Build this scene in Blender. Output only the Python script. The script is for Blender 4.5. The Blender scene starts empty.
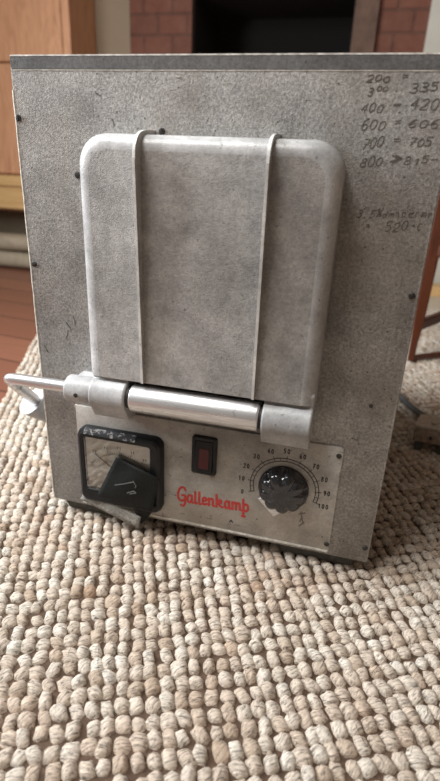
import bpy, bmesh, math, random
import numpy as np
from mathutils import Vector, Matrix, Quaternion
random.seed(7); rng = np.random.default_rng(7)
SC = bpy.context.scene
COL = SC.collection
PI = math.pi
# ---------------------------------------------------------------- camera
R = np.array([[0.9649361201396514, 0.13953867812533227, -0.22232238159229734],
              [0.25917839067173737, -0.37249085886270533, 0.891110050371183],
              [0.04153126362927622, -0.9174854316940183, -0.3955952941714506]])
F = 518.7359; CX, CY = 220, 390.5
CAM = np.array([0.37643704, -0.54793088, 0.46901741])
cd = bpy.data.cameras.new('camera'); cam = bpy.data.objects.new('camera', cd); COL.objects.link(cam)
M3 = Matrix([[R[i][0], -R[i][1], -R[i][2]] for i in range(3)])
cam.matrix_world = Matrix.Translation(Vector(CAM)) @ M3.to_4x4()
cd.sensor_fit = 'VERTICAL'; cd.sensor_height = 24; cd.sensor_width = 24
cd.lens = F / 781 * 24
cd.clip_start = 0.01; cd.clip_end = 50
cd.dof.use_dof = True; cd.dof.focus_distance = 0.60; cd.dof.aperture_fstop = 2.9
SC.camera = cam

def py(u, v, y=0.0):
    r = R @ np.array([u-CX, v-CY, F]); k = (y-CAM[1])/r[1]; return Vector(CAM + k*r)
def pz(u, v, z=0.0):
    r = R @ np.array([u-CX, v-CY, F]); k = (z-CAM[2])/r[2]; return Vector(CAM + k*r)

# ---------------------------------------------------------------- materials
class NT:
    def __init__(s, name):
        s.m = bpy.data.materials.new(name); s.m.use_nodes = True
        s.t = s.m.node_tree; s.b = s.t.nodes['Principled BSDF']; s.out = s.t.nodes['Material Output']
        s.tc = s.t.nodes.new('ShaderNodeTexCoord')
    def n(s, ty, **kw):
        nd = s.t.nodes.new(ty)
        for k, v in kw.items(): setattr(nd, k, v)
        return nd
    def l(s, a, b): s.t.links.new(a, b)
    def mapping(s, scale=(1,1,1), rot=(0,0,0), loc=(0,0,0)):
        mp = s.n('ShaderNodeMapping'); mp.inputs['Scale'].default_value = scale
        mp.inputs['Rotation'].default_value = rot; mp.inputs['Location'].default_value = loc
        s.l(s.tc.outputs['Object'], mp.inputs['Vector']); return mp.outputs[0]
    def noise(s, scale, detail=4, rough=.55, vec=None, dist=0):
        nd = s.n('ShaderNodeTexNoise'); nd.inputs['Scale'].default_value = scale
        nd.inputs['Detail'].default_value = detail; nd.inputs['Roughness'].default_value = rough
        nd.inputs['Distortion'].default_value = dist
        s.l(vec if vec is not None else s.tc.outputs['Object'], nd.inputs['Vector']); return nd.outputs['Fac']
    def ramp(s, fac, stops, interp='LINEAR'):
        r = s.n('ShaderNodeValToRGB'); r.color_ramp.interpolation = interp
        e = r.color_ramp.elements
        while len(e) < len(stops): e.new(.5)
        for i, (p, c) in enumerate(stops):
            e[i].position = p
            e[i].color = (c, c, c, 1) if not hasattr(c, '__len__') else (*c[:3], 1)
        s.l(fac, r.inputs[0]); return r.outputs[0]
    def mix(s, fac, a, b, mode='MIX'):
        m = s.n('ShaderNodeMix', data_type='RGBA', blend_type=mode)
        for sock, val in ((m.inputs[0], fac), (m.inputs[6], a), (m.inputs[7], b)):
            if hasattr(val, 'is_linked'): s.l(val, sock)
            elif hasattr(val, '__len__'): sock.default_value = (*val[:3], 1)
            else: sock.default_value = val
        return m.outputs[2]
    def math(s, op, a, b=0.0):
        m = s.n('ShaderNodeMath', operation=op)
        for i, v in enumerate((a, b)):
            if hasattr(v, 'is_linked'): s.l(v, m.inputs[i])
            else: m.inputs[i].default_value = v
        return m.outputs[0]
    def bump(s, h, strength=.3, dist=.001, normal=None):
        b = s.n('ShaderNodeBump'); b.inputs['Strength'].default_value = strength
        b.inputs['Distance'].default_value = dist; s.l(h, b.inputs['Height'])
        if normal is not None: s.l(normal, b.inputs['Normal'])
        s.l(b.outputs[0], s.b.inputs['Normal']); return b.outputs[0]
    def col(s, c):
        if hasattr(c, 'is_linked'): s.l(c, s.b.inputs['Base Color'])
        else: s.b.inputs['Base Color'].default_value = (*c, 1)
    def set(s, rough=.5, metal=0, spec=None, coat=None):
        for nm, v in (('Roughness', rough), ('Metallic', metal), ('Specular IOR Level', spec), ('Coat Weight', coat)):
            if v is None: continue
            if hasattr(v, 'is_linked'): s.l(v, s.b.inputs[nm])
            else: s.b.inputs[nm].default_value = v
        return s.m

def plain(name, c, rough=.5, metal=0, var=.12, scale=60, bump=0, spec=None, coat=None):
    t = NT(name); nz = t.noise(scale, 4)
    lo = tuple(max(0, x*(1-var)) for x in c); hi = tuple(min(1, x*(1+var)) for x in c)
    t.col(t.ramp(nz, [(.3, lo), (.7, hi)]))
    if bump: t.bump(t.noise(scale*6, 2), bump, .0005)
    return t.set(rough, metal, spec, coat)

def painted(name, base, dark, stain=None, bump=.35, rough=.55, speck=1.0, scratch=.6):
    t = NT(name)
    fine = t.ramp(t.noise(300, 7, .85), [(.36, 0), (.60, 1)])
    c = t.mix(fine, dark, base)
    mid = t.ramp(t.noise(26, 7, .7), [(.30, .58), (.60, 1.0)])
    c = t.mix(1.0, c, t.ramp(t.noise(4.5, 5, .6), [(.36, .66), (.62, 1.08)]), 'MULTIPLY')
    c = t.mix(1.0, c, mid, 'MULTIPLY')
    if stain:
        st = t.ramp(t.noise(7, 5, .6), [(.46, 0), (.72, .55)])
        c = t.mix(st, c, stain)
    sp = t.ramp(t.noise(230, 1, .5), [(.245, 0), (.29, 1)])
    c = t.mix(t.math('MULTIPLY', t.math('SUBTRACT', 1.0, sp), speck), c, (.06, .055, .05))
    sc = t.noise(1.0, 3, .6, t.mapping((300, 1, 22), (0, .5, 0)))
    sc = t.ramp(sc, [(.72, 0), (.76, scratch)])
    c = t.mix(sc, c, (.09, .085, .08))
    t.col(c)
    h = t.math('ADD', t.noise(520, 3, .7), t.math('MULTIPLY', t.noise(240, 3), .5))
    t.bump(h, bump, .0012)
    return t.set(rough, 0, .45)

M = {}
M['panel'] = painted('worn_grey_hammered_paint', (.53, .515, .49), (.15, .143, .135), (.20, .165, .13), bump=.5)
M['strip'] = painted('dark_grey_worn_steel', (.17, .168, .165), (.08, .08, .08), bump=.25, rough=.45)
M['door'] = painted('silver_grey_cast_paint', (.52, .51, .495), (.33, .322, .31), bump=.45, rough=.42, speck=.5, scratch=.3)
M['rim'] = painted('smooth_rim_paint_lit', (.60, .60, .60), (.46, .46, .46), bump=.2, rough=.33, speck=.5, scratch=.3)  # smoother rim paint; its paler tone is light painted into the colour
M['rib'] = painted('worn_edge_paint_lit', (.88, .87, .85), (.72, .71, .69), bump=.1, rough=.35, speck=.4, scratch=.3)  # worn rib edge, whitened further as a painted-in highlight
M['bracket'] = painted('pale_silver_paint', (.52, .52, .525), (.40, .40, .40), bump=.18, rough=.36, speck=.5, scratch=.4)
M['plate'] = painted('satin_aluminium_plate', (.56, .54, .50), (.43, .41, .38), (.30, .25, .20), bump=.10, rough=.42, speck=.6, scratch=.6)
M['casing'] = painted('grey_casing_paint', (.40, .39, .37), (.26, .25, .24))
def brushed():
    t = NT('worn_bright_steel')
    sc = t.noise(1.0, 4, .7, t.mapping((18, 300, 300)))
    c = t.ramp(sc, [(.25, (.42, .42, .43)), (.5, (.72, .72, .73)), (.75, (.85, .85, .86))])
    rust = t.ramp(t.noise(60, 6, .7), [(.60, 0), (.70, .8)])
    t.col(t.mix(rust, c, (.22, .19, .16)))
    t.bump(sc, .25, .0006)
    return t.set(t.ramp(sc, [(.3, .42), (.7, .25)]), .85)
M['steel'] = brushed()
M['black'] = plain('black_bakelite', (.012, .012, .014), .33, 0, .3, 80, .15)
M['black_worn'] = plain('worn_black_plastic', (.009, .010, .012), .42, 0, .3, 90, .25, .3)
def scuff():
    t = NT('scuffed_black_frame')
    s = t.ramp(t.noise(150, 5, .7), [(.52, 0), (.58, 1)])
    t.col(t.mix(s, (.02, .022, .026), (.42, .40, .38))); t.bump(t.noise(300), .3, .0006); return t.set(.45)
M['scuff'] = scuff()
M['tape'] = plain('black_cloth_tape', (.010, .012, .012), .6, 0, .3, 300, .35, .2)
M['tape_grey'] = painted('grey_tape_residue', (.55, .54, .50), (.16, .16, .15), bump=.8, rough=.8)
M['cream'] = plain('aged_cream_dial_card', (.80, .78, .72), .6, 0, .12, 40)
M['ink'] = plain('dark_grey_ink', (.05, .046, .042), .7)
M['pencil'] = plain('faded_pencil', (.085, .075, .065), .75, 0, .5, 260)
M['fine_ink'] = plain('brown_black_print', (.20, .18, .16), .7)
M['glint_grey'] = plain('grey_glint', (.16, .165, .165), .7, 0, .5, 300)
M['red_ink'] = plain('red_enamel_ink', (.52, .045, .04), .5, 0, .15, 200)
M['red_lens'] = plain('dark_red_lens', (.07, .003, .006), .35, 0, .2, 60)
M['screw'] = plain('dull_dark_steel', (.05, .048, .045), .5, .5, .4, 300)
M['brass'] = plain('brown_steel', (.42, .37, .31), .4, .5, .3, 200)
M['rubber'] = plain('grimy_grey_foot', (.075, .075, .065), .8, 0, .3, 120, .3)
M['chip'] = plain('bare_metal_edge', (.70, .68, .64), .4, .3, .4, 160)
M['edge_light'] = plain('worn_light_edge_paint', (.60, .58, .52), .5, 0, .35, 160)
def knobm():
    t = NT('glossy_black_knob')
    d = t.ramp(t.noise(160, 5, .7), [(.54, 0), (.70, .16)])
    t.col(t.mix(d, (.012, .013, .016), (.25, .25, .26))); t.bump(t.noise(220, 3), .2, .0005)
    return t.set(t.ramp(t.noise(160, 5, .7), [(.45, .10), (.70, .30)]), 0, .8)
M['knob'] = knobm()
def glassm():
    t = NT('clear_gauge_glass')
    tr = t.n('ShaderNodeBsdfTransparent'); gl = t.n('ShaderNodeBsdfGlossy'); gl.inputs['Roughness'].default_value = .06
    fr = t.n('ShaderNodeFresnel'); fr.inputs['IOR'].default_value = 1.45
    mx = t.n('ShaderNodeMixShader'); t.l(fr.outputs[0], mx.inputs[0]); t.l(tr.outputs[0], mx.inputs[1]); t.l(gl.outputs[0], mx.inputs[2])
    t.l(mx.outputs[0], t.out.inputs['Surface']); return t.m
M['glass'] = glassm()
def wood(name, a, b, axis='z', rough=.5, scale=1.0, knots=True):
    t = NT(name)
    st = {'z': (14, 14, 1.1), 'x': (1.1, 14, 14)}[axis]
    v = t.mapping(tuple(x*scale for x in st))
    g = t.noise(1.5, 5, .6, v, 1.6)
    w = t.ramp(g, [(.30, b), (.46, a), (.52, tuple(.55*x+.45*y for x, y in zip(a, b))), (.60, a), (.78, b)])
    if knots:
        k = t.noise(5.0*scale, 1, .4)
        w = t.mix(t.ramp(k, [(.225, 1), (.27, 0)]), w, (.09, .035, .015))
    t.col(w); t.bump(g, .15, .002)
    return t.set(rough)
M['pine'] = wood('knotty_pine', (.62, .33, .18), (.34, .145, .07))
M['pine_x'] = wood('pine_board', (.62, .40, .18), (.45, .26, .10), 'x')
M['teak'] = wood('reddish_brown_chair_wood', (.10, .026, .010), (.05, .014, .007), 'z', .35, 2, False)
def bricks():
    t = NT('old_red_brick')
    mp = t.mapping((1, 1, 1), (PI/2, 0, 0))
    br = t.n('ShaderNodeTexBrick'); t.l(mp, br.inputs['Vector'])
    br.inputs['Color1'].default_value = (.145, .048, .030, 1); br.inputs['Color2'].default_value = (.12, .042, .026, 1)
    br.inputs['Mortar'].default_value = (.085, .036, .025, 1)
    br.inputs['Scale'].default_value = 1; br.inputs['Brick Width'].default_value = .13
    br.inputs['Row Height'].default_value = .075; br.inputs['Mortar Size'].default_value = .006
    br.inputs['Mortar Smooth'].default_value = .4
    c = t.mix(t.ramp(t.noise(18, 6, .7), [(.35, 0), (.7, .5)]), br.outputs[0], (.22, .10, .065))
    t.col(c); h = t.math('ADD', t.math('MULTIPLY', br.outputs['Fac'], -1), t.math('MULTIPLY', t.noise(60), .5))
    t.bump(h, .6, .01); return t.set(.85)
M['brick'] = bricks()
M['soot'] = plain('soot_black', (.008, .006, .005), .9)
M['wall'] = plain('beige_wall_paint', (.27, .205, .14), .8, 0, .05, 8)
M['shade_wall'] = plain('shade_wall_tan', (.20, .13, .085), .8, 0, .05, 8)
M['white'] = plain('cream_white_gloss_paint', (.50, .48, .42), .4, 0, .05, 10)
M['render'] = plain('stained_render', (.12, .070, .050), .85, 0, .3, 20, .3)
M['blanket'] = plain('grey_beige_fabric', (.30, .25, .18), .9, 0, .15, 30, .5)
M['stone'] = plain('pale_stone', (.55, .47, .36), .7, 0, .1, 14)
M['dark'] = plain('dark_iron', (.02, .018, .016), .6)
M['pinkrug'] = plain('pinkish_mottled_wool', (.50, .37, .31), .95, 0, .25, 45, .8)
M['boxpaint'] = plain('brown_grey_scuffed_casting', (.30, .24, .19), .5, .2, .35, 110, .3)
M['cable'] = plain('grey_rubber_cable', (.11, .12, .12), .5, 0, .25, 150, .2)
def boards():
    t = NT('red_brown_floorboards')
    br = t.n('ShaderNodeTexBrick'); t.l(t.mapping((1, 1, 1), (0, 0, .1)), br.inputs['Vector'])
    br.inputs['Color1'].default_value = (.22, .09, .055, 1); br.inputs['Color2'].default_value = (.16, .064, .04, 1)
    br.inputs['Mortar'].default_value = (.04, .02, .014, 1); br.inputs['Scale'].default_value = 1
    br.inputs['Brick Width'].default_value = 2.2; br.inputs['Row Height'].default_value = .16
    br.inputs['Mortar Size'].default_value = .004
    g = t.noise(3, 5, .6, t.mapping((1.5, 22, 1), (0, 0, .1)), 1)
    t.col(t.mix(t.ramp(g, [(.35, .45), (.65, 0)]), br.outputs[0], (.14, .06, .04)))
    t.bump(br.outputs['Fac'], .4, -.003); return t.set(.38)
M['boards'] = boards()
def jute():
    t = NT('natural_jute_yarn')
    at = t.n('ShaderNodeAttribute', attribute_name='knot_tint')
    sep = t.n('ShaderNodeSeparateColor'); t.l(at.outputs['Color'], sep.inputs[0])
    base = t.ramp(sep.outputs[0], [(0, (.36, .25, .17)), (.3, (.52, .42, .33)), (.7, (.66, .58, .49)), (1, (.72, .66, .58))])
    base = t.mix(t.ramp(t.noise(9, 3), [(.45, 0), (.75, .5)]), base, (.55, .39, .29))
    # twisted strands: direction turns a little from knot to knot
    mp = t.n('ShaderNodeMapping'); t.l(t.tc.outputs['Object'], mp.inputs['Vector'])
    cr = t.n('ShaderNodeCombineXYZ'); t.l(t.math('ADD', t.math('MULTIPLY', sep.outputs[1], 1.1), .35), cr.inputs[2])
    t.l(cr.outputs[0], mp.inputs['Rotation'])
    mp2 = t.n('ShaderNodeMapping'); mp2.inputs['Scale'].default_value = (1, .16, .4); t.l(mp.outputs[0], mp2.inputs['Vector'])
    st = t.noise(560, 4, .7, mp2.outputs[0], .7)
    dk = t.ramp(st, [(.34, .22), (.48, .88), (.66, 1.2)])
    c = t.mix(1.0, base, dk, 'MULTIPLY')
    t.col(c); t.bump(st, 1.0, .0030)
    return t.set(.88, 0, .2)
M['jute'] = jute()
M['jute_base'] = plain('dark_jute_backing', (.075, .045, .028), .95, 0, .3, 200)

# ---------------------------------------------------------------- mesh helpers
def link(name, bm, mat, parent=None, smooth=True, bevel=None, angle=40):
    me = bpy.data.meshes.new(name); bm.normal_update(); bm.to_mesh(me); bm.free()
    o = bpy.data.objects.new(name, me); COL.objects.link(o)
    for m in (mat if isinstance(mat, (list, tuple)) else [mat]): me.materials.append(M[m])
    if smooth:
        me.polygons.foreach_set('use_smooth', [True]*len(me.polygons)); me.set_sharp_from_angle(angle=math.radians(angle))
    if bevel:
        b = o.modifiers.new('bevel', 'BEVEL'); b.width = bevel[0]; b.segments = bevel[1]; b.limit_method = 'ANGLE'; b.angle_limit = math.radians(35)
        b.harden_normals = False
    if parent is not None:
        o.parent = parent
        if parent.type == 'EMPTY': o.matrix_parent_inverse = Matrix.Translation(-parent.location)
    return o
def thing(name, loc, label, cat, group=None):
    o = bpy.data.objects.new(name, None); COL.objects.link(o); o.location = loc; o.empty_display_size = .05
    tag(o, label, cat, group); return o
def tag(o, label, cat, group=None):
    o['label'] = label; o['category'] = cat
    if group: o['group'] = group
def struct(o): o['kind'] = 'structure'; return o
def B(): return bmesh.new()
def box(bm, a, b, rot=None, mi=0):
    c = [(x+y)/2 for x, y in zip(a, b)]; s = [abs(y-x) for x, y in zip(a, b)]
    mt = Matrix.Translation(c) @ (rot.to_4x4() if rot else Matrix.Identity(4)) @ Matrix.Diagonal((*s, 1))
    r = bmesh.ops.create_cube(bm, size=1, matrix=mt)
    for v in r['verts']:
        for f in v.link_faces: f.material_index = mi
    return bm
def cyl(bm, p, q, r, r2=None, n=32, round_end=0):
    p, q = Vector(p), Vector(q); d = (q-p); L = d.length; rot = d.to_track_quat('Z', 'Y').to_matrix().to_4x4()
    if r2 is None: r2 = r
    prof = [(0, 0)]
    e = round_end
    if e:
        for k in range(5): a = PI/2*k/4; prof.append((e*(1-math.cos(a)), r-e+e*math.sin(a)))
        for k in range(5): a = PI/2*(4-k)/4; prof.append((L-e+e*(1-math.sin(PI/2-a)) if False else L-e*(1-math.cos(a)), r2-e+e*math.sin(a)))
    else: prof += [(0, r), (L, r2)]
    prof.append((L, 0))
    lathe(bm, prof, Matrix.Translation(p) @ rot, n); return bm
def lathe(bm, prof, mat=Matrix.Identity(4), n=48):
    rings = []
    for z, r in prof:
        if r < 1e-7: rings.append([bm.verts.new(mat @ Vector((0, 0, z)))])
        else: rings.append([bm.verts.new(mat @ Vector((r*math.cos(2*PI*k/n), r*math.sin(2*PI*k/n), z))) for k in range(n)])
    for a, b in zip(rings, rings[1:]):
        for k in range(n):
            k2 = (k+1) % n
            if len(a) == 1 and len(b) > 1: bm.faces.new((a[0], b[k2], b[k]))
            elif len(b) == 1 and len(a) > 1: bm.faces.new((a[k], a[k2], b[0]))
            elif len(a) > 1: bm.faces.new((a[k], a[k2], b[k2], b[k]))
def loft(bm, loops, cap0=True, cap1=True):
    vs = [[bm.verts.new(p) for p in lp] for lp in loops]; n = len(vs[0])
    for a, b in zip(vs, vs[1:]):
        for k in range(n): bm.faces.new((a[k], a[(k+1) % n], b[(k+1) % n], b[k]))
    if cap0: bm.faces.new(list(reversed(vs[0])))
    if cap1: bm.faces.new(vs[-1])
    bmesh.ops.recalc_face_normals(bm, faces=bm.faces[:]); return bm
def rrect(x0, x1, z0, z1, r, y, n=8, rb=None):
    """rounded rectangle in the xz plane; r top radius, rb bottom radius"""
    rb = r if rb is None else rb; P = []
    for cx, cz, a0, rr in ((x1-r, z1-r, 0, r), (x0+r, z1-r, 90, r), (x0+rb, z0+rb, 180, rb), (x1-rb, z0+rb, 270, rb)):
        for k in range(n+1):
            a = math.radians(a0+90*k/n); P.append(Vector((cx+rr*math.cos(a), y, cz+rr*math.sin(a))))
    return P
def tube(bm, pts, r, n=12, closed_caps=True):
    pts = [Vector(p) for p in pts]; rs = r if hasattr(r, '__len__') else [r]*len(pts); rings = []
    up = None
    for i, p in enumerate(pts):
        d = (pts[min(i+1, len(pts)-1)]-pts[max(i-1, 0)]).normalized()
        if up is None:
            up = Vector((0, 0, 1)) if abs(d.z) < .9 else Vector((1, 0, 0))
        s = d.cross(up).normalized(); up = s.cross(d).normalized()
        rings.append([p + rs[i]*(math.cos(2*PI*k/n)*s + math.sin(2*PI*k/n)*up) for k in range(n)])
    return loft(bm, rings)
def smooth_path(pts, n=10):
    pts = [Vector(p) for p in pts]; out = []
    for i in range(len(pts)-1):
        p0, p1, p2, p3 = pts[max(i-1, 0)], pts[i], pts[i+1], pts[min(i+2, len(pts)-1)]
        for k in range(n):
            t = k/n
            out.append(.5*((2*p1)+(-p0+p2)*t+(2*p0-5*p1+4*p2-p3)*t*t+(-p0+3*p1-3*p2+p3)*t**3))
    out.append(pts[-1]); return out
def stroke(bm, pts, w, y, th=.0003):
    """flat painted line in the xz plane, facing -y"""
    P2 = [(p[0], p[1]) for p in pts]; th0 = th
    def face(poly):
        th = th0 + random.uniform(0, .00012)
        a = [bm.verts.new((x, y, z)) for x, z in poly]; b = [bm.verts.new((x, y-th, z)) for x, z in poly]
        n = len(poly)
        for k in range(n): bm.faces.new((a[k], a[(k+1) % n], b[(k+1) % n], b[k]))
        bm.faces.new(b); bm.faces.new(list(reversed(a)))
    for i, (x, z) in enumerate(P2):
        face([(x+w/2*math.cos(2*PI*k/8), z+w/2*math.sin(2*PI*k/8)) for k in range(8)])
        if i:
            x0, z0 = P2[i-1]; dx, dz = x-x0, z-z0; L = math.hypot(dx, dz)
            if L < 1e-6: continue
            nx, nz = -dz/L*w/2, dx/L*w/2
            face([(x0+nx, z0+nz), (x0-nx, z0-nz), (x-nx, z-nz), (x+nx, z+nz)])
def arcpts(cx, cz, r, a0, a1, n=24):
    return [(cx+r*math.cos(math.radians(a0+(a1-a0)*k/n)), cz+r*math.sin(math.radians(a0+(a1-a0)*k/n))) for k in range(n+1)]
# glyphs: unit height 1, width about .6
def ell(cx, cy, rx, ry, a0=90, a1=450, n=12):
    return [(cx+rx*math.cos(math.radians(a0+(a1-a0)*k/n)), cy+ry*math.sin(math.radians(a0+(a1-a0)*k/n))) for k in range(n+1)]
GL = {'0': [ell(.3, .5, .27, .5)], '1': [[(.15, .8), (.35, 1), (.35, 0)]],
      '2': [[(.05, .8), (.15, .97), (.4, 1), (.53, .8), (.45, .5), (.03, 0), (.57, 0)]],
      '3': [[(.05, .95), (.35, 1), (.52, .8), (.42, .58), (.2, .52), (.45, .45), (.55, .22), (.35, 0), (.03, .08)]],
      '4': [[(.42, 0), (.42, 1), (.02, .32), (.6, .32)]],
      '5': [[(.52, 1), (.1, 1), (.07, .58), (.35, .62), (.54, .35), (.38, .02), (.05, .05)]],
      '6': [[(.48, .98), (.2, .8), (.05, .35), (.2, 0), (.45, .05), (.53, .3), (.35, .52), (.08, .38)]],
      '7': [[(.02, 1), (.56, 1), (.2, 0)], [(.12, .48), (.5, .5)]],
      '8': [ell(.3, .75, .2, .24), ell(.3, .26, .26, .27)], '9': [ell(.3, .7, .24, .29), [(.54, .7), (.5, .3), (.25, 0)]],
      '=': [[(.02, .62), (.58, .66)], [(.02, .36), (.58, .40)]], '>': [[(.0, .9), (.55, .55), (0, .2)], [(.1, .45), (.5, .2)]],
      '≥': [[(0, .95), (.5, .55), (0, .2)], [(.22, .95), (.75, .55), (.2, .1)]],
      '-': [[(.0, .45), (.6, .5)]], '.': [[(.2, 0), (.25, .03)]], '%': [ell(.12, .8, .1, .16), [(.55, 1), (.05, 0)], ell(.48, .2, .1, .16)],
      'm': [[(0, .5), (.05, 0)], [(.02, .4), (.15, .5), (.25, .35), (.25, 0)], [(.25, .4), (.4, .5), (.5, .35), (.5, 0)]],
      'n': [[(0, .5), (.04, 0)], [(.03, .4), (.2, .52), (.33, .35), (.36, 0)]], 'i': [[(.1, .5), (.12, 0)], [(.1, .72), (.11, .75)]],
      'd': [[(.4, 1), (.38, 0)], ell(.2, .25, .19, .25)], 'r': [[(0, .5), (.05, 0)], [(.04, .35), (.2, .5), (.32, .45)]],
      'e': [[(.05, .28), (.35, .3), (.3, .48), (.1, .45), (.03, .2), (.15, 0), (.38, .08)]], 'o': [ell(.2, .25, .18, .25)],
      '°': [ell(.15, .85, .12, .14)], 'C': [[(.5, .8), (.3, .95), (.08, .6), (.1, .15), (.35, 0), (.52, .15)]], ' ': []}

# ================================================================= FURNACE
FW, FD, FZ0, FZ1 = .44, .375, .020, .5647
fur = thing('muffle_furnace', (.22, .2, 0), 'worn grey laboratory muffle furnace with hinged door and control panel, standing on the jute rug', 'furnace')
link('casing', box(B(), (.003, .004, FZ0+.001), (FW-.003, FD, FZ1-.002)), 'casing', fur, bevel=(.004, 3))
fp = link('front_panel', loft(B(), [rrect(0, FW, FZ0, FZ1, .0035, .005), rrect(0, FW, FZ0, FZ1, .0035, .001), rrect(.001, FW-.001, FZ0+.001, FZ1-.001, .003, 0)]), 'panel', fur)
st = link('top_flange', loft(B(), [rrect(.0008, FW-.0008, .5530, FZ1+.0004, .003, .0035), rrect(.0008, FW-.0008, .5530, FZ1+.0004, .003, -.0003), rrect(.0011, FW-.0011, .5533, FZ1+.0001, .0028, -.0006)]), 'strip', fur)
st['label'] = 'darker grey flange along the top'
bm = B(); stroke(bm, [(.004, .5524), (.436, .5526)], .0008, 0, .0003); link('flange_seam', bm, 'edge_light', fur, smooth=False)
bm = B(); box(bm, (.0015, -.0008, FZ1-.0002), (FW-.0015, .003, FZ1+.0011)); link('top_edge', bm, 'chip', fur)
bm = B()
z = FZ0+.01
pts = []
while z < .545:
    pts.append((-.0006+random.uniform(-.0004, .0003), 0, z)); z += .012
tube(bm, [(p[0]+.0012, .0006, p[2]) for p in pts], .0012, 8)
link('side_edge', bm, 'edge_light', fur)
# feet
for x0, x1 in ((.012, .10), (.325, .428)):
    for y0 in (.006, .315):
        bm = B(); loft(bm, [[Vector(p) for p in ((x0+.006, y0+.004, .001), (x1-.006, y0+.004, .001), (x1-.006, y0+.045, .001), (x0+.006, y0+.045, .001))],
                            [Vector(p) for p in ((x0, y0, .0205), (x1, y0, .0205), (x1, y0+.05, .0205), (x0, y0+.05, .0205))]])
        link('foot', bm, 'rubber', fur, bevel=(.002, 2))
# screws
def screw(x, z, r=.0036, mat='screw', y=0.0, parent=None):
    bm = B(); mt = Matrix.Translation((x, y, z)) @ Matrix.Rotation(PI/2, 4, 'X')
    lathe(bm, [(-.001, 0), (-.001, r), (.0006, r), (.0014, r*.8), (.0017, 0)], mt, 16)
    box(bm, (x-r*.75, y-.0021, z-r*.12), (x+r*.75, y-.0012, z+r*.12), Matrix.Rotation(random.uniform(0, PI), 3, 'Y'))
    return link('screw', bm, mat, parent or fur)
for u, v in ((18.5, 118), (34.5, 264), (412, 296), (371, 406), (365, 548)):
    p = py(u, v); screw(p.x, p.z, .0034 if u != 371 else .0022)
for u, v in ((77.5, 175), (162, 131.5)):
    p = py(u, v); screw(p.x, p.z, .0034)
# ---- door
DY = -.036
DX0, DX1, DZ0, DZ1 = .0880, .3535, .2385, .4955
door = None
steps = [(0, 0), (-.004, 0), (-.022, .0004), (-.0285, .0013), (-.0330, .0034), (-.0362, .0066), (-.0378, .0100), (-.0384, .0136), (-.0385, .0155)]
loops = []
for y, off in steps:
    r = .030-off*.55
    loops.append(rrect(DX0+off, DX1-off, DZ0, DZ1-off, r, y, 10, .0008))
bm = loft(B(), loops)
bm.faces.ensure_lookup_table()
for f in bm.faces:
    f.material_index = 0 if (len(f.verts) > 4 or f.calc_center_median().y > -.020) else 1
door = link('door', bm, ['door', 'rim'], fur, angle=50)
door['label'] = 'silver grey cast door with two upright ribs'
# raised flat field a hair below the rim leaves the rounded rim readable, its lit tone painted in
def rib(x, zt, name='rib'):
    bm = B(); prof = []
    # path of foot along door outline (y, z): up the face then over the top edge back to the panel
    foot = [(-.037, DZ0+.001), (-.037, .470), (-.031, .486), (-.020, .493), (-.004, .494), (.001, .494)]
    out = [(-.0435, DZ0+.001), (-.0530, .452), (-.0535, .472), (-.049, .488), (-.034, .4975), (.001, .500)]
    out = [(p.x, p.y) for p in smooth_path([Vector((a, b, 0)) for a, b in out], 5)]
    prof = foot + out[::-1]
    a = [bm.verts.new((x-.0014, y, z)) for y, z in prof]; b = [bm.verts.new((x+.0014, y, z)) for y, z in prof]; n = len(prof)
    for k in range(n): bm.faces.new((a[k], b[k], b[(k+1) % n], a[(k+1) % n]))
    bm.faces.new(a); bm.faces.new(list(reversed(b)))
    bmesh.ops.triangulate(bm, faces=[f for f in bm.faces if len(f.verts) > 4]); bmesh.ops.recalc_face_normals(bm, faces=bm.faces[:])
    for f in bm.faces: f.material_index = 1 if abs(f.normal.x) > .9 else 0  # side faces take the darker door paint to stand in for their shade
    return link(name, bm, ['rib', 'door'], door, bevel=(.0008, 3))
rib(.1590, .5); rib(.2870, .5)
# ---- hinge arms (cast barrels merging into the door)
def arm(x0, x1, zt):
    bm = B(); prof = [(.0, .184)]
    prof += [(-.030, .184), (-.0365, .1865)]
    for k in range(0, 9):
        a = math.radians(-40 + k*(120/8)); prof.append((-.030-.0195*math.cos(a), .2145+.0205*math.sin(a)))
    prof += [(-.036, zt-.003), (-.033, zt), (0, zt)]
    loft(bm, [[Vector((x0, y, z)) for y, z in prof], [Vector((x1, y, z)) for y, z in prof]])
    return link('hinge_arm', bm, 'bracket', fur, bevel=(.0022, 3), angle=45)
a1 = arm(.0925, .1375, .250); a1['label'] = 'left cast arm'
a2 = arm(.2985, .3525, .252); a2['label'] = 'right cast arm'
# left barrel boss
bm = B(); cyl(bm, (.0580, -.031, .2150), (.096, -.031, .2150), .0165, round_end=.003, n=40); box(bm, (.062, -.026, .202), (.095, .0, .226))
ba = link('barrel_boss', bm, 'bracket', fur)
bm = B(); p = py(75.5, 395.5, -.048); cyl(bm, (p.x, -.0455, p.z), (p.x, -.0485, p.z), .0026, n=14); link('set_screw', bm, 'screw', ba)
p = py(77, 407, -.0); screw(p.x, p.z+.001, .0034, 'brass')
# central roller with dark end collars
bm = B(); cyl(bm, (.1425, -.0325, .2155), (.2950, -.0325, .2155), .0168, round_end=.0025, n=48)
rl = link('hinge_roller', bm, 'steel', fur); rl['label'] = 'bright worn steel roller'
for xa, xb in ((.136, .1435), (.2945, .300)):
    bm = B(); cyl(bm, (xa, -.0325, .2155), (xb, -.0325, .2155), .0135, n=32); link('collar', bm, 'dark', rl)
bm = B(); box(bm, (.1375, -.012, .196), (.2985, 0, .2384)); link('hinge_backplate', bm, 'dark', fur)
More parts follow.
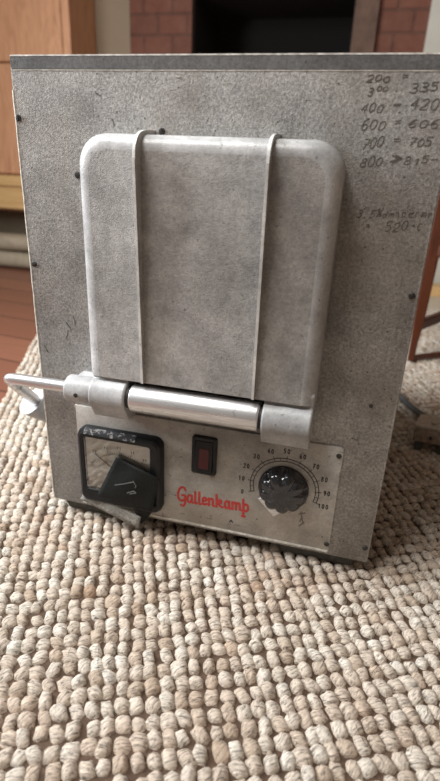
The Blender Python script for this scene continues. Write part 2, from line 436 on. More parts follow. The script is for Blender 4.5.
# ---- lever handle
path = [(.060, -.031, .2155), (.02, -.0315, .2155), (-.012, -.032, .2155), (-.024, -.031, .2140), (-.0285, -.024, .2080), (-.031, -.012, .197), (-.036, .010, .178), (-.046, .045, .150)]
bm = B(); tube(bm, smooth_path(path, 8), .0073, 16); lh = link('lever_handle', bm, 'steel', fur); lh['label'] = 'bent steel rod handle at the left'
bm = B(); c0 = Vector((-.0560, .050, .143)); ax = Vector((-.50, -.52, .62)).normalized()
ax = Vector((.12, -.42, .88)).normalized()
cyl(bm, c0 - ax*.040 + Vector((.020, .01, 0)), c0, .011, .0215, n=40)
cw = link('counterweight', bm, 'bracket', fur)
cw['label'] = 'round silver weight at the end of the handle'
bm = B(); cyl(bm, (-.030, .075, .112), (.004, .085, .112), .011, n=24); link('pivot_pin', bm, 'casing', fur)
# ---- control plate
pl = link('control_plate', loft(B(), [rrect(.0475, .391, .0262, .1770, .004, 0), rrect(.0475, .391, .0262, .1770, .004, -.0022), rrect(.0482, .3903, .0269, .1763, .0035, -.0028)]), 'plate', fur)
PY = -.0028
for u, v in ((339, 456), (326.5, 544)):
    p = py(u, v, PY); screw(p.x, p.z, .0032, y=PY, parent=pl)
p = py(83.5, 497, PY); screw(p.x+.002, p.z, .0032, y=PY, parent=pl)
# raised lip along plate's lower part (folded edge)
bm = B(); box(bm, (.0485, PY-.0008, .0262), (.390, PY+.0002, .0290)); link('plate_edge', bm, 'edge_light', pl)
# dial scale
DCX, DCZ = .3272, .1085
bm = B()
stroke(bm, arcpts(DCX, DCZ, .0385, 197, -17, 40), .0010, PY); stroke(bm, arcpts(DCX, DCZ, .0425, 197, -17, 40), .0010, PY)
for k in range(11):
    a = math.radians(197-k*21.4)
    stroke(bm, [(DCX+r*math.cos(a), DCZ+r*math.sin(a)) for r in (.0385, .0455)], .0007, PY)
for k in range(21):
    a = math.radians(197-k*10.7)
    stroke(bm, [(DCX+r*math.cos(a), DCZ+r*math.sin(a)) for r in (.0395, .0425)], .0005, PY)
link('dial_scale', bm, 'ink', pl, smooth=False)
bm = B()
for k in range(11):
    s = str(k*10); a = math.radians(197-k*21.4); h = .0058; w = .0046
    cx = DCX+.0530*math.cos(a)-len(s)*w/2; cz = DCZ+.0525*math.sin(a)-h/2
    for i, ch in enumerate(s):
        for g in GL[ch]: stroke(bm, [(cx+i*w+x*h*.68, cz+zz*h) for x, zz in g], .0011, PY)
link('dial_numerals', bm, 'ink', pl, smooth=False)
# logo lettering
base = lambda x: 502.6+.160*(x-190)
LG = [ # list of polylines in (px, px above baseline)
 [(185.5, 11.5), (184.5, 13.5), (182, 14.3), (179.5, 12), (178.3, 8), (178.2, 4), (179.8, 1.3), (182.3, .8), (184.5, 2.8), (185.2, 6), (182.3, 6.3)], [(185.2, 6), (185, -1.5), (183.3, -4.3), (180.8, -3.6)],
 [(191.5, 7), (189, 7.2), (187.6, 4.5), (188, 1), (189.8, .2), (191.4, 2.5)], [(191.9, 7.4), (191.9, 1), (193.4, .4)],
 [(195.3, 11.5), (195.2, 1), (197, .4)], [(199.4, 11.8), (199.3, 1), (201.2, .4)],
 [(202.8, 3.6), (206.3, 5), (205.6, 7.3), (203.6, 6.8), (202.6, 3.4), (203.8, .4), (206.8, 1.5)],
 [(208.8, 7.2), (208.8, .2)], [(208.9, 5), (211, 7.3), (212.8, 6.2), (212.8, 1), (214.2, .3)],
 [(216.6, 12), (216.6, .2)], [(216.8, 4), (219, 7), (221, 6.8), (220.8, 4.6), (218.4, 3.6), (221, .8), (222.8, .6)],
 [(228.6, 7), (226.2, 7.2), (224.9, 4.4), (225.3, 1), (227, .2), (228.6, 2.5)], [(229.1, 7.4), (229.1, 1), (230.6, .4)],
 [(232.4, 7.4), (232.4, .2)], [(232.5, 5), (234.5, 7.3), (236, 6), (236, .4)], [(236.1, 5), (238.2, 7.3), (239.7, 6), (239.7, 1), (241.3, .4)],
 [(243.3, 11.5), (243.3, -5.5)], [(243.4, 4.5), (245.5, 7.2), (247.7, 6), (247.8, 2), (246, .4), (243.6, 1)], [(241.8, -5), (244.8, -5.2)]]
bm = B()
for poly in LG:
    sp = smooth_path([Vector((x, y, 0)) for x, y in poly], 3) if len(poly) > 2 else [Vector((x, y, 0)) for x, y in poly]
    q = [py(v.x, base(v.x)-v.y, PY) for v in sp]
    stroke(bm, [(a.x, a.z) for a in q], .0031, PY)
lo = link('logo', bm, 'red_ink', pl, smooth=False); lo['label'] = 'red script lettering'
# small print below logo, above switch
def smallprint(u0, v0, u1, v1, h=2.0):
    bm = B(); a, b = py(u0, v0, PY), py(u1, v1, PY); n = max(3, int((b.x-a.x)/.0022))
    for k in range(n):
        x = a.x+(b.x-a.x)*k/n; zz = a.z+(b.z-a.z)*k/n
        if random.random() < .12: continue
        stroke(bm, [(x, zz), (x+.0009, zz+.0016*random.choice((0, 1, 1))), (x+.0012, zz)], .0006, PY)
    link('small_print', bm, 'fine_ink', pl, smooth=False)
smallprint(180, 513.5, 190, 515.5); smallprint(228, 524, 247, 527.5); smallprint(206, 423.5, 214, 424.5)
bm = B(); q = py(231, 522, PY); stroke(bm, [(q.x-.002, q.z), (q.x, q.z+.003), (q.x+.002, q.z)], .0018, PY)
link('printed_mark', bm, 'ink', pl, smooth=False)
bm = B(); q = py(208, 517, PY)
for k in range(5): stroke(bm, [(q.x+random.uniform(-.004, .006), q.z+random.uniform(-.003, .003))]*2, .0018, PY)
link('chipped_spots', bm, 'fine_ink', pl, smooth=False)
# paint stains near knob
bm = B()
for u0, v0, u1, v1 in ((301, 512, 303, 524), (299, 514, 305, 513), (304, 522, 299, 526), (302, 517, 300, 521)):
    a, b = py(u0, v0, PY), py(u1, v1, PY); stroke(bm, [(a.x, a.z), (b.x, b.z)], .0016, PY)
link('stain', bm, 'fine_ink', pl, smooth=False)
# ---- regulator knob
bm = B(); mt = Matrix.Translation((DCX-.0005, PY, DCZ+.0015)) @ Matrix.Rotation(PI/2, 4, 'X')
n = 144
prof = [(0, 0), (0, .0305), (.0025, .0312), (.005, .0308), (.007, .0295), (.013, .0285), (.017, .0265), (.0195, .0225), (.0212, .0165), (.0222, .009), (.0226, 0)]
rings = []
for z, r in prof:
    if r == 0: rings.append([bm.verts.new(mt @ Vector((0, 0, z)))]); continue
    ring = []
    for k in range(n):
        a = 2*PI*k/n
        fl = 0 if z < .0065 else .0042*(1-abs(math.cos(4.5*a+.4)))**1.3*min(1, (z-.005)/.004)*min(1, r/.02)
        ring.append(bm.verts.new(mt @ Vector(((r-fl)*math.cos(a), (r-fl)*math.sin(a), z))))
    rings.append(ring)
for a, b in zip(rings, rings[1:]):
    for k in range(n):
        k2 = (k+1) % n
        if len(a) == 1: bm.faces.new((a[0], b[k2], b[k]))
        elif len(b) == 1: bm.faces.new((a[k], a[k2], b[0]))
        else: bm.faces.new((a[k], a[k2], b[k2], b[k]))
bmesh.ops.recalc_face_normals(bm, faces=bm.faces[:])
kn = link('knob', bm, 'knob', fur, angle=60); kn['label'] = 'glossy black regulator knob'
bm = B(); w = .013
PP = [(py(u, v, PY-.002).x, py(u, v, PY-.002).z) for u, v in ((258, 498), (273.5, 516), (292, 506), (280, 490))]
loft(bm, [[Vector((x, y, z)) for x, z in PP] for y in (PY-.0002, PY-.0045)])
link('knob_pointer', bm, 'steel', kn, bevel=(.001, 2))
# ---- rocker switch
bm = loft(B(), [rrect(.2085, .2405, .1100, .1635, .0035, PY), rrect(.2085, .2405, .1100, .1635, .0035, PY-.0035), rrect(.2100, .2390, .1115, .1620, .003, PY-.0050),
                rrect(.2125, .2365, .1150, .1585, .002, PY-.0050), rrect(.2125, .2365, .1150, .1585, .002, PY-.0022)])
sw = link('power_switch', bm, 'black_worn', fur)
bm = B(); prof = [(-.001, .1155), (-.0045, .1155), (-.0092, .1175), (-.0060, .1365), (-.0042, .1575), (-.001, .1580)]
loft(bm, [[Vector((x, PY+y, z)) for y, z in prof] for x in (.2130, .2360)])
rk = link('rocker', bm, 'black_worn', sw, bevel=(.0006, 2))
bm = B(); prof = [(-.0050, .1200), (-.0094, .1215), (-.0068, .1360), (-.0056, .1480), (-.003, .1480)]
loft(bm, [[Vector((x, PY+y, z)) for y, z in prof] for x in (.2185, .2315)])
rl2 = link('indicator_lens', bm, 'red_lens', sw, bevel=(.0008, 2)); rl2['label'] = 'dark red window'
# ---- gauge
GX0, GX1, GZ0, GZ1 = .0535, .1705, .0405, .1520
IX0, IX1, IZ0, IZ1 = .0650, .1555, .0640, .1400
gp = [rrect(GX0, GX1, GZ0, GZ1, .012, PY), rrect(GX0, GX1, GZ0, GZ1, .012, PY-.008), rrect(GX0+.0015, GX1-.0015, GZ0+.0015, GZ1-.0015, .011, PY-.0125),
      rrect(GX0+.005, GX1-.005, GZ0+.005, GZ1-.005, .009, PY-.0150), rrect(IX0-.002, IX1+.002, IZ0-.002, IZ1+.002, .005, PY-.0145),
      rrect(IX0, IX1, IZ0, IZ1, .004, PY-.012), rrect(IX0, IX1, IZ0, IZ1, .004, PY-.008)]
gauge = link('gauge', loft(B(), gp), 'black_worn', fur, angle=35); gauge['label'] = 'square black-framed meter'
bm = B(); box(bm, (IX0+.0002, PY-.0102, IZ0+.0002), (IX1-.0002, PY-.0085, IZ1-.0002)); link('dial_face', bm, 'cream', gauge)
bm = B(); box(bm, (IX0-.0004, PY-.0138, IZ0-.0004), (IX1+.0004, PY-.0130, IZ1+.0004)); link('gauge_glass', bm, 'glass', gauge, smooth=False)
FY = PY-.0102; ncx, ncz = (IX0+IX1)/2+.002, IZ0+.006
bm = B()
stroke(bm, arcpts(ncx, ncz, .050, 143, 37, 24), .0006, FY); stroke(bm, arcpts(ncx, ncz, .040, 143, 37, 24), .0005, FY)
for k in range(31):
    a = math.radians(143-106*k/30); r1 = .053 if k % 5 else .056
    stroke(bm, [(ncx+r*math.cos(a), ncz+r*math.sin(a)) for r in (.050, r1)], .0006, FY)
for k in range(7):
    a = math.radians(143-106*k/6)
    for j in (-1, 1): stroke(bm, [(ncx+.0615*math.cos(a)+j*.0016, ncz+.0600*math.sin(a)-.001), (ncx+.0615*math.cos(a)+j*.0016, ncz+.0600*math.sin(a)+.0018)], .0011, FY) if .0615*math.sin(a) < .066 else None
link('meter_scale', bm, 'fine_ink', gauge, smooth=False)
bm = B(); a = py(95, 453, FY); b = py(120, 474, FY); tube(bm, [(a.x, FY-.001, a.z), (b.x, FY-.001, b.z)], .0006, 8); link('needle', bm, 'ink', gauge)
# grimy scuffed upper rim of the frame
bm = B(); loft(bm, [[Vector((x, PY-yy, zz)) for yy, zz in ((.0085, GZ1+.0004), (.0133, GZ1-.0016), (.0156, GZ1-.0060), (.0120, GZ1-.0060), (.0085, GZ1-.003))] for x in (GX0+.012, GX0+.03, GX0+.055, GX0+.083)])
link('scuffed_rim', bm, 'scuff', gauge)
# ---- black tape over gauge
def sheet(name, rows, mat, parent, th=.0006):
    bm = B(); top = [[bm.verts.new(p) for p in r] for r in rows]
    for a, b in zip(top, top[1:]):
        for k in range(len(a)-1): bm.faces.new((a[k], a[k+1], b[k+1], b[k]))
    bmesh.ops.recalc_face_normals(bm, faces=bm.faces[:])
    o = link(name, bm, mat, parent); s = o.modifiers.new('thickness', 'SOLIDIFY'); s.thickness = th; s.offset = 0; return o
def quad_rows(c, n=8, m=8, ymap=None):
    rows = []
    for j in range(m+1):
        t = j/m; r = []
        for i in range(n+1):
            s = i/n
            u = (1-t)*((1-s)*c[0][0]+s*c[1][0]) + t*((1-s)*c[3][0]+s*c[2][0])
            v = (1-t)*((1-s)*c[0][1]+s*c[1][1]) + t*((1-s)*c[3][1]+s*c[2][1])
            y = ymap(s, t); r.append(py(u, v, y))
        rows.append(r)
    return rows
tp = sheet('tape', quad_rows([(116, 457), (160, 479), (152, 511), (97, 495)], 12, 12,
     lambda s, t: PY-.0195+.0012*math.sin(7*s+3*t)-.003*math.exp(-((s-.5)**2+(t-.5)**2)*9)+.006*max(0, t-.75)), 'tape', fur)
tp['label'] = 'piece of black tape stuck over the meter'
tf = sheet('tape_fold', quad_rows([(131, 504), (157, 506), (148, 517), (141, 524)], 6, 5, lambda s, t: PY-.0165+.010*t), 'tape', tp)
tg = sheet('tape_backing', quad_rows([(85, 492), (141, 517), (138, 528), (80, 499)], 14, 3, lambda s, t: PY-.0105-.0035*s+.001*math.sin(9*s)), 'tape_grey', tp)
tg['label'] = 'grey textured back of the tape'
bm = B()
for poly in ([(115, 485), (123, 484), (133, 482)], [(133, 481), (136, 486), (135, 488)], [(127, 493), (134, 491), (136, 493), (130, 494)]):
    y = PY-.0238; q = [py(u, v, y) for u, v in poly]; stroke(bm, [(a.x, a.z) for a in q], .0010, y)
link('crease_glints', bm, 'glint_grey', tp, smooth=False)  # glints on the tape's creases, painted as grey strokes
# ---- handwriting on the front panel
bm = B()
def write(s, u0, v0, u1, v1, hpx, w=.00078, slant=.38):
    n = sum(.45 if c == ' ' else 1 for c in s); step = (u1-u0)/n; x = 0
    for c in s:
        fx = x/n; bu, bv = u0+(u1-u0)*fx, v0+(v1-v0)*fx; jit = random.uniform(-.9, .9); sc = random.uniform(.8, 1.1)
        for g in GL[c]:
            gg = smooth_path([Vector((a, b, 0)) for a, b in g], 3) if 3 <= len(g) < 10 and c not in '4=>≥7' else [Vector((a, b, 0)) for a, b in g]
            q = [py(bu+v.x*step*1.30+v.y*hpx*slant+random.uniform(-.25, .25), bv+jit-v.y*hpx*sc+random.uniform(-.25, .25), 0) for v in gg]
            stroke(bm, [(a.x, a.z) for a in q], w*random.uniform(.75, 1.1), 0, .0002)
        x += .45 if c == ' ' else 1
write('200', 366, 82, 390, 82, 7, .0009); write('=', 401, 79, 408, 79, 8, .0009)
write('3', 367, 96, 373, 96, 8, .0009); write('00', 376, 91, 388, 91, 6, .0009); write('335', 409, 92, 439, 91, 9, .0009)
write('400', 360, 113, 383, 112, 10); write('=', 392, 108, 401, 107, 8); write('420', 409, 110, 439, 110, 11)
write('600', 360, 130, 385, 129, 11); write('=', 393, 127, 401, 126, 9); write('606', 407, 128, 440, 128, 9)
write('700', 361, 149, 383, 147, 11); write('=', 392, 145, 400, 144, 9); write('705', 408, 146, 432, 146, 9)
write('800', 359, 167, 382, 165, 10); write('≥', 389, 163, 400, 163, 10, .0013); write('815-', 403, 165, 438, 162, 7)
write('3.5%dmnnermr', 356, 217, 434, 217, 8); write('in', 361, 227, 371, 227, 6); write('520', 384, 231, 408, 230, 9); write('°C', 410, 231, 422, 231, 7)
hw = link('handwriting', bm, 'pencil', fur, smooth=False); hw['label'] = 'faint handwritten temperature figures'
# a few long scratches / smudges on panel, dark smudge bottom left
for u0, v0, u1, v1 in ((95, 92, 101, 96), (44, 345, 48, 352), (66, 322, 71, 330), (68, 330, 66, 338), (73, 316, 75, 324), (352, 438, 358, 440), (112, 119, 114, 126)):
    bm = B(); a, b = py(u0, v0), py(u1, v1); m = (a+b)/2; stroke(bm, [(a.x, a.z), (m.x+.001, m.z-.001), (b.x, b.z)], .0010, 0, .0002); link('scratch', bm, 'pencil', fur, smooth=False)
bm = B(); a = py(176, 76); stroke(bm, [(a.x, a.z), (a.x+.004, a.z-.0006)], .0016, 0, .0004); link('paint_chip', bm, 'edge_light', fur, smooth=False)

# ================================================================= JUTE RUG
RY = math.radians(24)                       # rug yaw
ca, sa = math.cos(RY), math.sin(RY)
eu = np.array([ca, sa]); ev = np.array([-sa, ca])      # rows, columns
corner = np.array([-.385, .475])            # on the left edge
back = np.dot(np.array([.55, 1.30]), ev)
u_left = np.dot(corner, eu)
PU, PV = .0142, .0168
NU, NV = 122, 126
iu = np.arange(NU); iv = np.arange(NV)
U, V = np.meshgrid(u_left+PU*(iu+.5), back-PV*(iv+.5), indexing='ij')
nk = U.size
U = U.ravel(); V = V.ravel(); IU = np.repeat(iu, NV); IV = np.tile(iv, NU)
rowj = rng.normal(0, 1, NV); colj = rng.normal(0, 1, NU)
U = U + rng.normal(0, .0011, nk) + .0040*np.sin(V*5+.7) + .0012*np.sin(V*31+IU*.7)
V = V + rng.normal(0, .0009, nk) + .0045*np.sin(U*4.3+1) + .0016*np.sin(U*17+IV*.5) + .16*np.maximum(0, U-.15)**2
su = PU*.545*rng.uniform(.86, 1.14, nk); sv = PV*.545*rng.uniform(.86, 1.12, nk); hz = .0085*rng.uniform(.78, 1.2, nk)
big = rng.random(nk) < .04; su[big] *= 1.25; sv[big] *= 1.15
nl, nr = 12, 5
ang = np.arange(nl)/nl*2*PI
tv = [(0, 0, 1)]
for j in range(1, nr+1):
    ph = PI/2*j/nr*1.12
    for a in ang:
        e = .80
        cxv = math.copysign(abs(math.cos(a))**e, math.cos(a)); syv = math.copysign(abs(math.sin(a))**e, math.sin(a))
        tv.append((math.sin(ph)**.85*cxv if ph < PI/2 else cxv*.99, math.sin(ph)**.85*syv if ph < PI/2 else syv*.99, math.cos(ph)))
tv = np.array(tv); nv = len(tv)
skew = rng.normal(-.10, .22, nk)              # yarn wraps lean to one side
rot = rng.normal(0, .16, nk)
X = tv[None, :, 0]*su[:, None]; Y = tv[None, :, 1]*sv[:, None]; Z = tv[None, :, 2]*hz[:, None]
lump = 1 + .07*np.sin(X*900+rng.uniform(0, 6, nk)[:, None]) + .08*np.sin(Y*700+X*500+rng.uniform(0, 6, nk)[:, None])
X = X*lump; Y = Y*lump
X2 = X + skew[:, None]*Y*.6; Y2 = Y
cr, sr = np.cos(rot)[:, None], np.sin(rot)[:, None]
X3 = X2*cr-Y2*sr; Y3 = X2*sr+Y2*cr
GU = U[:, None]+X3; GV = V[:, None]+Y3
wx = GU*eu[0]+GV*ev[0]; wy = GU*eu[1]+GV*ev[1]
wz = Z - .0052 + rng.normal(0, .0005, nk)[:, None]
# keep knots flattened under furnace feet
keep = np.ones(nk, bool)
cxw = U*eu[0]+V*ev[0]; cyw = U*eu[1]+V*ev[1]
under = (cxw > .004) & (cxw < .436) & (cyw > .03) & (cyw < .372)
keep &= ~under
co = np.stack([wx, wy, wz], -1)[keep].reshape(-1, 3)
K = int(keep.sum())
quads = []; tris = []
for k in range(nl):
    tris.append((0, 1+k, 1+(k+1) % nl))
for j in range(nr-1):
    for k in range(nl):
        a = 1+j*nl+k; b = 1+j*nl+(k+1) % nl; quads.append((a, a+nl, b+nl, b))
tris = np.array(tris); quads = np.array(quads)
offs = (np.arange(K)*nv)[:, None]
lv = np.concatenate([(tris.ravel()[None, :]+offs), (quads.ravel()[None, :]+offs)], 1).ravel()
sizes = np.tile(np.concatenate([np.full(len(tris), 3), np.full(len(quads), 4)]), K)
starts = np.concatenate([[0], np.cumsum(sizes)[:-1]])
me = bpy.data.meshes.new('jute_rug_weave')
me.vertices.add(len(co)); me.vertices.foreach_set('co', co.astype(np.float32).ravel())
me.loops.add(len(lv)); me.loops.foreach_set('vertex_index', lv.astype(np.int32))
me.polygons.add(len(sizes)); me.polygons.foreach_set('loop_start', starts.astype(np.int32))
me.update(calc_edges=True); me.validate()
me.polygons.foreach_set('use_smooth', np.ones(len(me.polygons), bool))
ca_ = me.color_attributes.new('knot_tint', 'FLOAT_COLOR', 'POINT')
tint = np.clip(.62+.22*rng.normal(0, 1, K), 0, 1)
colr = np.stack([tint, rng.random(K), rng.random(K), np.ones(K)], -1)
ca_.data.foreach_set('color', np.repeat(colr, nv, 0).astype(np.float32).ravel())
me.materials.append(M['jute'])
rug = thing('jute_rug', (.5, -.2, 0), 'chunky woven natural jute rug spread under the furnace', 'rug')
wo = bpy.data.objects.new('weave', me); COL.objects.link(wo); wo.parent = rug; wo.matrix_parent_inverse = Matrix.Translation(-rug.location)
def uvw(u, v, z): return Vector((u*eu[0]+v*ev[0], u*eu[1]+v*ev[1], z))
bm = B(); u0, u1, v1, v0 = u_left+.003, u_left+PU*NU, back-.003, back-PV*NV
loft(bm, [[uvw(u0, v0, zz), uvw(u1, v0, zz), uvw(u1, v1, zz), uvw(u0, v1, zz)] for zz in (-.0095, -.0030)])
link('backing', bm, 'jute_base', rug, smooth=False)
# stray fibres lying on weave
bm = B()
for k in range(420):
    x, y = rng.uniform(-.25, .75), rng.uniform(-.36, .1)
    if 0 < x < .44 and y > -.01: continue
    a = rng.uniform(0, 2*PI); L = rng.uniform(.006, .02); c = rng.uniform(-.8, .8); z = .0022
    pts = []
    for t in range(5):
        pts.append((x, y, z + .0018*math.sin(PI*t/4))); a += c/4; x += math.cos(a)*L/4; y += math.sin(a)*L/4
    tube(bm, pts, .00022, 3)
link('loose_fibres', bm, 'jute_base', rug)['kind'] = 'stuff'

# ================================================================= FLOOR + BACKGROUND
FL = -.010
bm = B(); box(bm, (-4, -3.2, FL-.05), (1.65, 3.2, FL)); struct(link('floor', bm, 'boards', None, smooth=False))
WY = 1.95
for a, b in (((-4, WY, FL), (-.7165, WY+.12, 2.5)), ((.625, WY, FL), (1.65, WY+.12, 2.5)), ((-.715, WY+.01, 1.345), (.62, WY+.12, 2.5))):
    bm = B(); box(bm, a, b); struct(link('wall_back', bm, 'wall', None, smooth=False))
bm = B(); box(bm, (1.652, -3.2, FL), (1.75, WY+.12, 2.5)); struct(link('shade_wall_right', bm, 'shade_wall', None, smooth=False))  # unseen wall added to cut ambient light arriving from the right
fire = thing('fireplace', (-.05, WY+.1, FL), 'open brick fireplace with sooty black opening behind the furnace', 'fireplace')
x_b0, x_o0, x_o1, x_r, x_w = -.715, -.435, .2296, .3185, .5063
bm = B(); box(bm, (x_b0, WY-.02, FL), (x_o0, WY+.42, 1.22)); link('brick_pier', bm, 'brick', fire)
bm = B(); box(bm, (x_o1+.02, WY-.005, FL), (x_w, WY+.42, 1.22)); link('brick_pier', bm, 'brick', fire)
bm = B(); box(bm, (x_o1, WY-.03, FL), (x_r, WY+.41, 1.22)); link('rendered_edge', bm, 'render', fire)
bm = B(); box(bm, (x_o0, WY+.40, FL), (x_o1, WY+.45, 1.22)); box(bm, (x_o0-.001, WY+.0, FL), (x_o0+.006, WY+.42, 1.22)); box(bm, (x_o1-.006, WY+.0, FL), (x_o1+.001, WY+.42, 1.22)); box(bm, (x_o0, WY, 1.12), (x_o1, WY+.42, 1.22))
link('sooty_lining', bm, 'soot', fire)
bm = B(); box(bm, (x_w, WY-.05, FL), (x_w+.11, WY+.1, 1.215)); link('pilaster', bm, 'white', fire, bevel=(.004, 2))
bm = B(); box(bm, (x_b0, WY-.06, 1.22), (x_w+.1155, WY+.45, 1.34)); link('lintel', bm, 'brick', fire)
# iron fire basket inside
fb = thing('fire_basket', (-.08, WY+.2, FL), 'black iron fire basket standing inside the dark fireplace opening', 'fire basket')
bm = B()
for k in range(9):
    x = -.28+k*.05; tube(bm, [(x, WY+.1, .05), (x, WY+.1, .35), (x, WY+.09, .9 if k in (0, 8) else .38)], .008, 8)
for z in (.06, .2, .36): tube(bm, [(-.29, WY+.1, z), (.13, WY+.1, z)], .009, 8); tube(bm, [(-.29, WY+.3, z), (.13, WY+.3, z)], .009, 8)
for x in (-.28, .12):
    for y in (WY+.1, WY+.3): box(bm, (x-.012, y-.012, FL), (x+.012, y+.012, .37))
link('basket', bm, 'dark', fb)
# pine cupboard, left
CY0, CX1 = 1.72, -.885
cx0 = -1.95
cup = thing('pine_cupboard', (-1.4, 1.8, FL), 'knotty pine cupboard against the back wall at the left of the photo', 'cupboard')
bm = B(); box(bm, (cx0, CY0+.02, .235), (CX1, WY-.005, 1.75)); link('carcass', bm, 'pine', cup, bevel=(.003, 2))
for xa, xb in ((CX1-.035, CX1+.001), (cx0, cx0+.06)):
    bm = B(); box(bm, (xa, CY0-.004, .235), (xb, CY0+.02, 1.75)); link('stile', bm, 'pine', cup, bevel=(.003, 2))
bm = B(); box(bm, (cx0+.065, CY0, .845), (CX1-.040, CY0+.02, 1.7)); dr = link('door', bm, 'pine', cup, bevel=(.004, 2))
bm = B(); box(bm, (cx0+.065, CY0, .400), (CX1-.040, CY0+.02, .838)); link('drawer', bm, 'pine', cup, bevel=(.004, 2))
bm = B(); box(bm, (cx0-.01, CY0-.012, .345), (CX1+.008, CY0+.02, .392)); link('moulding', bm, 'pine_x', cup, bevel=(.006, 3))
bm = B(); box(bm, (cx0, CY0-.004, .245), (CX1, CY0+.02, .343)); link('plinth', bm, 'pine_x', cup, bevel=(.003, 2))
for x in (cx0+.05, CX1-.05):
    for y in (CY0+.055, WY-.05):
        bm = B(); lathe(bm, [(0, 0), (0, .022), (.05, .035), (.15, .045), (.20, .03), (.246, .04), (.246, 0)], Matrix.Translation((x, y, FL)), 24); link('foot', bm, 'pine', cup)
# folded blanket on the floor
bl = thing('folded_blanket', (-1.45, 1.66, FL), 'folded grey-beige blanket on the floor under the pine cupboard', 'blanket')
for i, (z0, z1, yy) in enumerate(((FL, .066, 1.565), (.064, .140, 1.575))):
    lp = []
    for k in range(41):
        x = -2.1+k*.035
        P = []
        for j in range(16):
            a = 2*PI*j/16; ry = .070; rz = (z1-z0)/2*(1-.06*math.sin(5*x+i))
            P.append(Vector((x, yy+.075+ry*math.copysign(abs(math.cos(a))**.6, math.cos(a)), (z0+z1)/2-(.002*math.sin(8*x) if i else 0)+rz*math.copysign(abs(math.sin(a))**.75, math.sin(a)))))
        lp.append(P)
    link('fold', loft(B(), lp), 'blanket', bl)
bm = B(); box(bm, (.30, 1.54, FL), (1.0, 1.80, FL+.012)); o = link('hearth_slab', bm, 'stone', None, bevel=(.003, 2)); tag(o, 'pale stone hearth slab on the floor at the right edge', 'hearth')
bm = B(); box(bm, (.62, 1.805, FL), (1.2, 1.90, FL+.05)); o = link('pine_batten', bm, 'pine_x', None, bevel=(.003, 2)); tag(o, 'yellow pine batten lying on the floor along the back wall', 'wood batten')
bm = B(); box(bm, (.62, WY-.022, FL), (1.648, WY, .14)); struct(link('baseboard_back', bm, 'white', None, bevel=(.003, 2)))
# ---- chair
ch = thing('wooden_chair', (.70, 1.05, .0035), 'reddish brown wooden chair behind the furnace, one leg and rail in view at right', 'chair')
CZ = .0035
d1 = Vector((.487, .873, 0)).normalized(); d2 = Vector((.873, -.487, 0)).normalized()
L0 = Vector((.5555, .885, 0))
spots = [L0, L0+d1*.38, L0+d2*.40, L0+d1*.38+d2*.40]
for s in spots:
    bm = B(); lo = []
    for z, w in ((CZ, .0085), (.06, .0092), (.11, .0125), (.25, .0148), (.45, .0165)):
        lo.append([Vector((s.x+a*w+(.0195-w)*-.25, s.y+b*w, z)) for a, b in ((-1, -1), (1, -1), (1, 1), (-1, 1))])
    link('leg', loft(bm, lo), 'teak', ch, bevel=(.003, 3))
bm = B(); rot = Matrix.Rotation(math.atan2(d1.y, d1.x), 3, 'Z')
def rail(p, q, w, h, name, mat='teak'):
    p, q = Vector(p), Vector(q); c = (p+q)/2; L = (q-p).length; ro = Matrix.Rotation(math.atan2(q.y-p.y, q.x-p.x), 3, 'Z')
    bm = B(); box(bm, (c.x-L/2, c.y-w/2, c.z-h/2), (c.x+L/2, c.y+w/2, c.z+h/2), ro); return link(name, bm, mat, ch, bevel=(.003, 2))
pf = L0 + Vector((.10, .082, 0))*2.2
rail(L0+Vector((0, 0, .012)), pf+Vector((0, 0, .012)), .014, .014, 'floor_strip')  # low strip running back from the front leg, joined to no other leg
for a, b, z in ((0, 1, .104), (2, 3, .104), (0, 2, .30), (1, 3, .30)):
    rail(spots[a]+Vector((0, 0, z)), spots[b]+Vector((0, 0, z)), .018, .027, 'stretcher')
for a, b in ((0, 1), (2, 3), (0, 2), (1, 3)): rail(spots[a]+Vector((0, 0, .44)), spots[b]+Vector((0, 0, .44)), .02, .05, 'seat_rail')
cc = sum(spots, Vector())/4; bm = B()
box(bm, (cc.x-.22, cc.y-.23, .466), (cc.x+.22, cc.y+.23, .49), rot); link('seat', bm, 'teak', ch, bevel=(.008, 3))
for s in (spots[2], spots[3]):
    bm = B(); box(bm, (s.x-.016, s.y-.016, .49), (s.x+.016, s.y+.016, .92)); link('back_post', bm, 'teak', ch, bevel=(.004, 2))
rail(spots[2]+Vector((0, 0, .85)), spots[3]+Vector((0, 0, .85)), .018, .09, 'backrest')

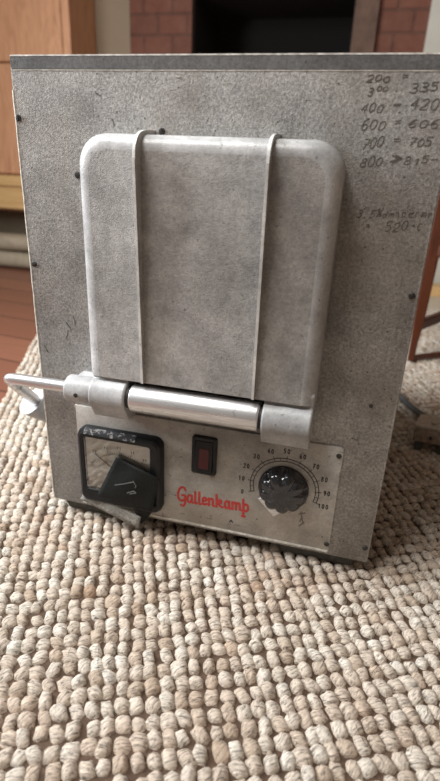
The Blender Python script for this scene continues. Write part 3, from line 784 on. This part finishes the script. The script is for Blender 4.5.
# ---- small metal box with black feet and cable
bx = thing('terminal_box', (.60, .42, 0), 'small scuffed brown metal box on black feet, on the rug at the right edge', 'box')
o0 = Vector((.5185, .362, 0)); e1 = Vector((.96, -.10, 0)).normalized(); e2 = Vector((.25, .96, 0)).normalized()
def bq(a, b, z): return o0+e1*a+e2*b+Vector((0, 0, z))
def slab(a0, a1, b0, b1, z0, z1, mat, name, bev=.002):
    return link(name, loft(B(), [[bq(a0, b0, zz), bq(a1, b0, zz), bq(a1, b1, zz), bq(a0, b1, zz)] for zz in (z0, z1)]), mat, bx, bevel=(bev, 2))
slab(0, .15, 0, .055, .020, .048, 'boxpaint', 'case', .0025)
slab(-.001, .152, -.001, .056, .0475, .0535, 'brass', 'lid', .0015)
slab(.004, .018, .004, .02, .001, .021, 'rubber', 'foot'); slab(.045, .14, .004, .04, .001, .021, 'rubber', 'foot')
bm = B(); p = bq(.030, .02, .0535); lathe(bm, [(0, 0), (0, .006), (.003, .006), (.004, .004), (.004, 0)], Matrix.Translation(p), 20); link('bolt', bm, 'brass', bx)
bm = B(); p = bq(.030, -.001, .033); cyl(bm, p+Vector((0, .002, 0)), p-Vector((0, .003, 0)), .0028, n=12); link('bolt', bm, 'screw', bx)
bm = B(); pa = [(.36, .42, .03), (.42, .50, .014), (.485, .62, .0115), (.5076, .5985, .0115), (.53, .54, .012), (.5555, .49, .015), (.566, .44, .03), (.566, .418, .034)]
tube(bm, smooth_path(pa, 8), .0062, 12); o = link('power_cable', bm, 'cable'); tag(o, 'grey cable running over the rug from behind the furnace to the metal box', 'cable')

# ================================================================= LIGHT
def area(name, loc, target, size, sy, power, col):
    l = bpy.data.lights.new(name, 'AREA'); l.shape = 'RECTANGLE'; l.size = size; l.size_y = sy; l.energy = power; l.color = col
    o = bpy.data.objects.new(name, l); COL.objects.link(o); o.location = loc
    o.rotation_euler = (Vector(target)-Vector(loc)).to_track_quat('-Z', 'Y').to_euler(); return o
area('window_daylight', (-1.15, -.20, 1.05), (.25, .02, .25), .55, .9, 44, (.92, .965, 1))
area('overhead_fill', (-.40, -.62, 2.2), (.15, -.1, .0), .8, .8, 42, (1, .975, .94))  # unseen overhead fill light; no roof opening is modelled
w = bpy.data.worlds.new('world'); SC.world = w; w.use_nodes = True
w.node_tree.nodes['Background'].inputs[0].default_value = (.90, .79, .68, 1)
w.node_tree.nodes['Background'].inputs[1].default_value = .22
SC.view_settings.view_transform = 'Standard'; SC.view_settings.look = 'None'
SC.view_settings.exposure = .18; SC.view_settings.gamma = 1; SC.view_settings.use_curve_mapping = False
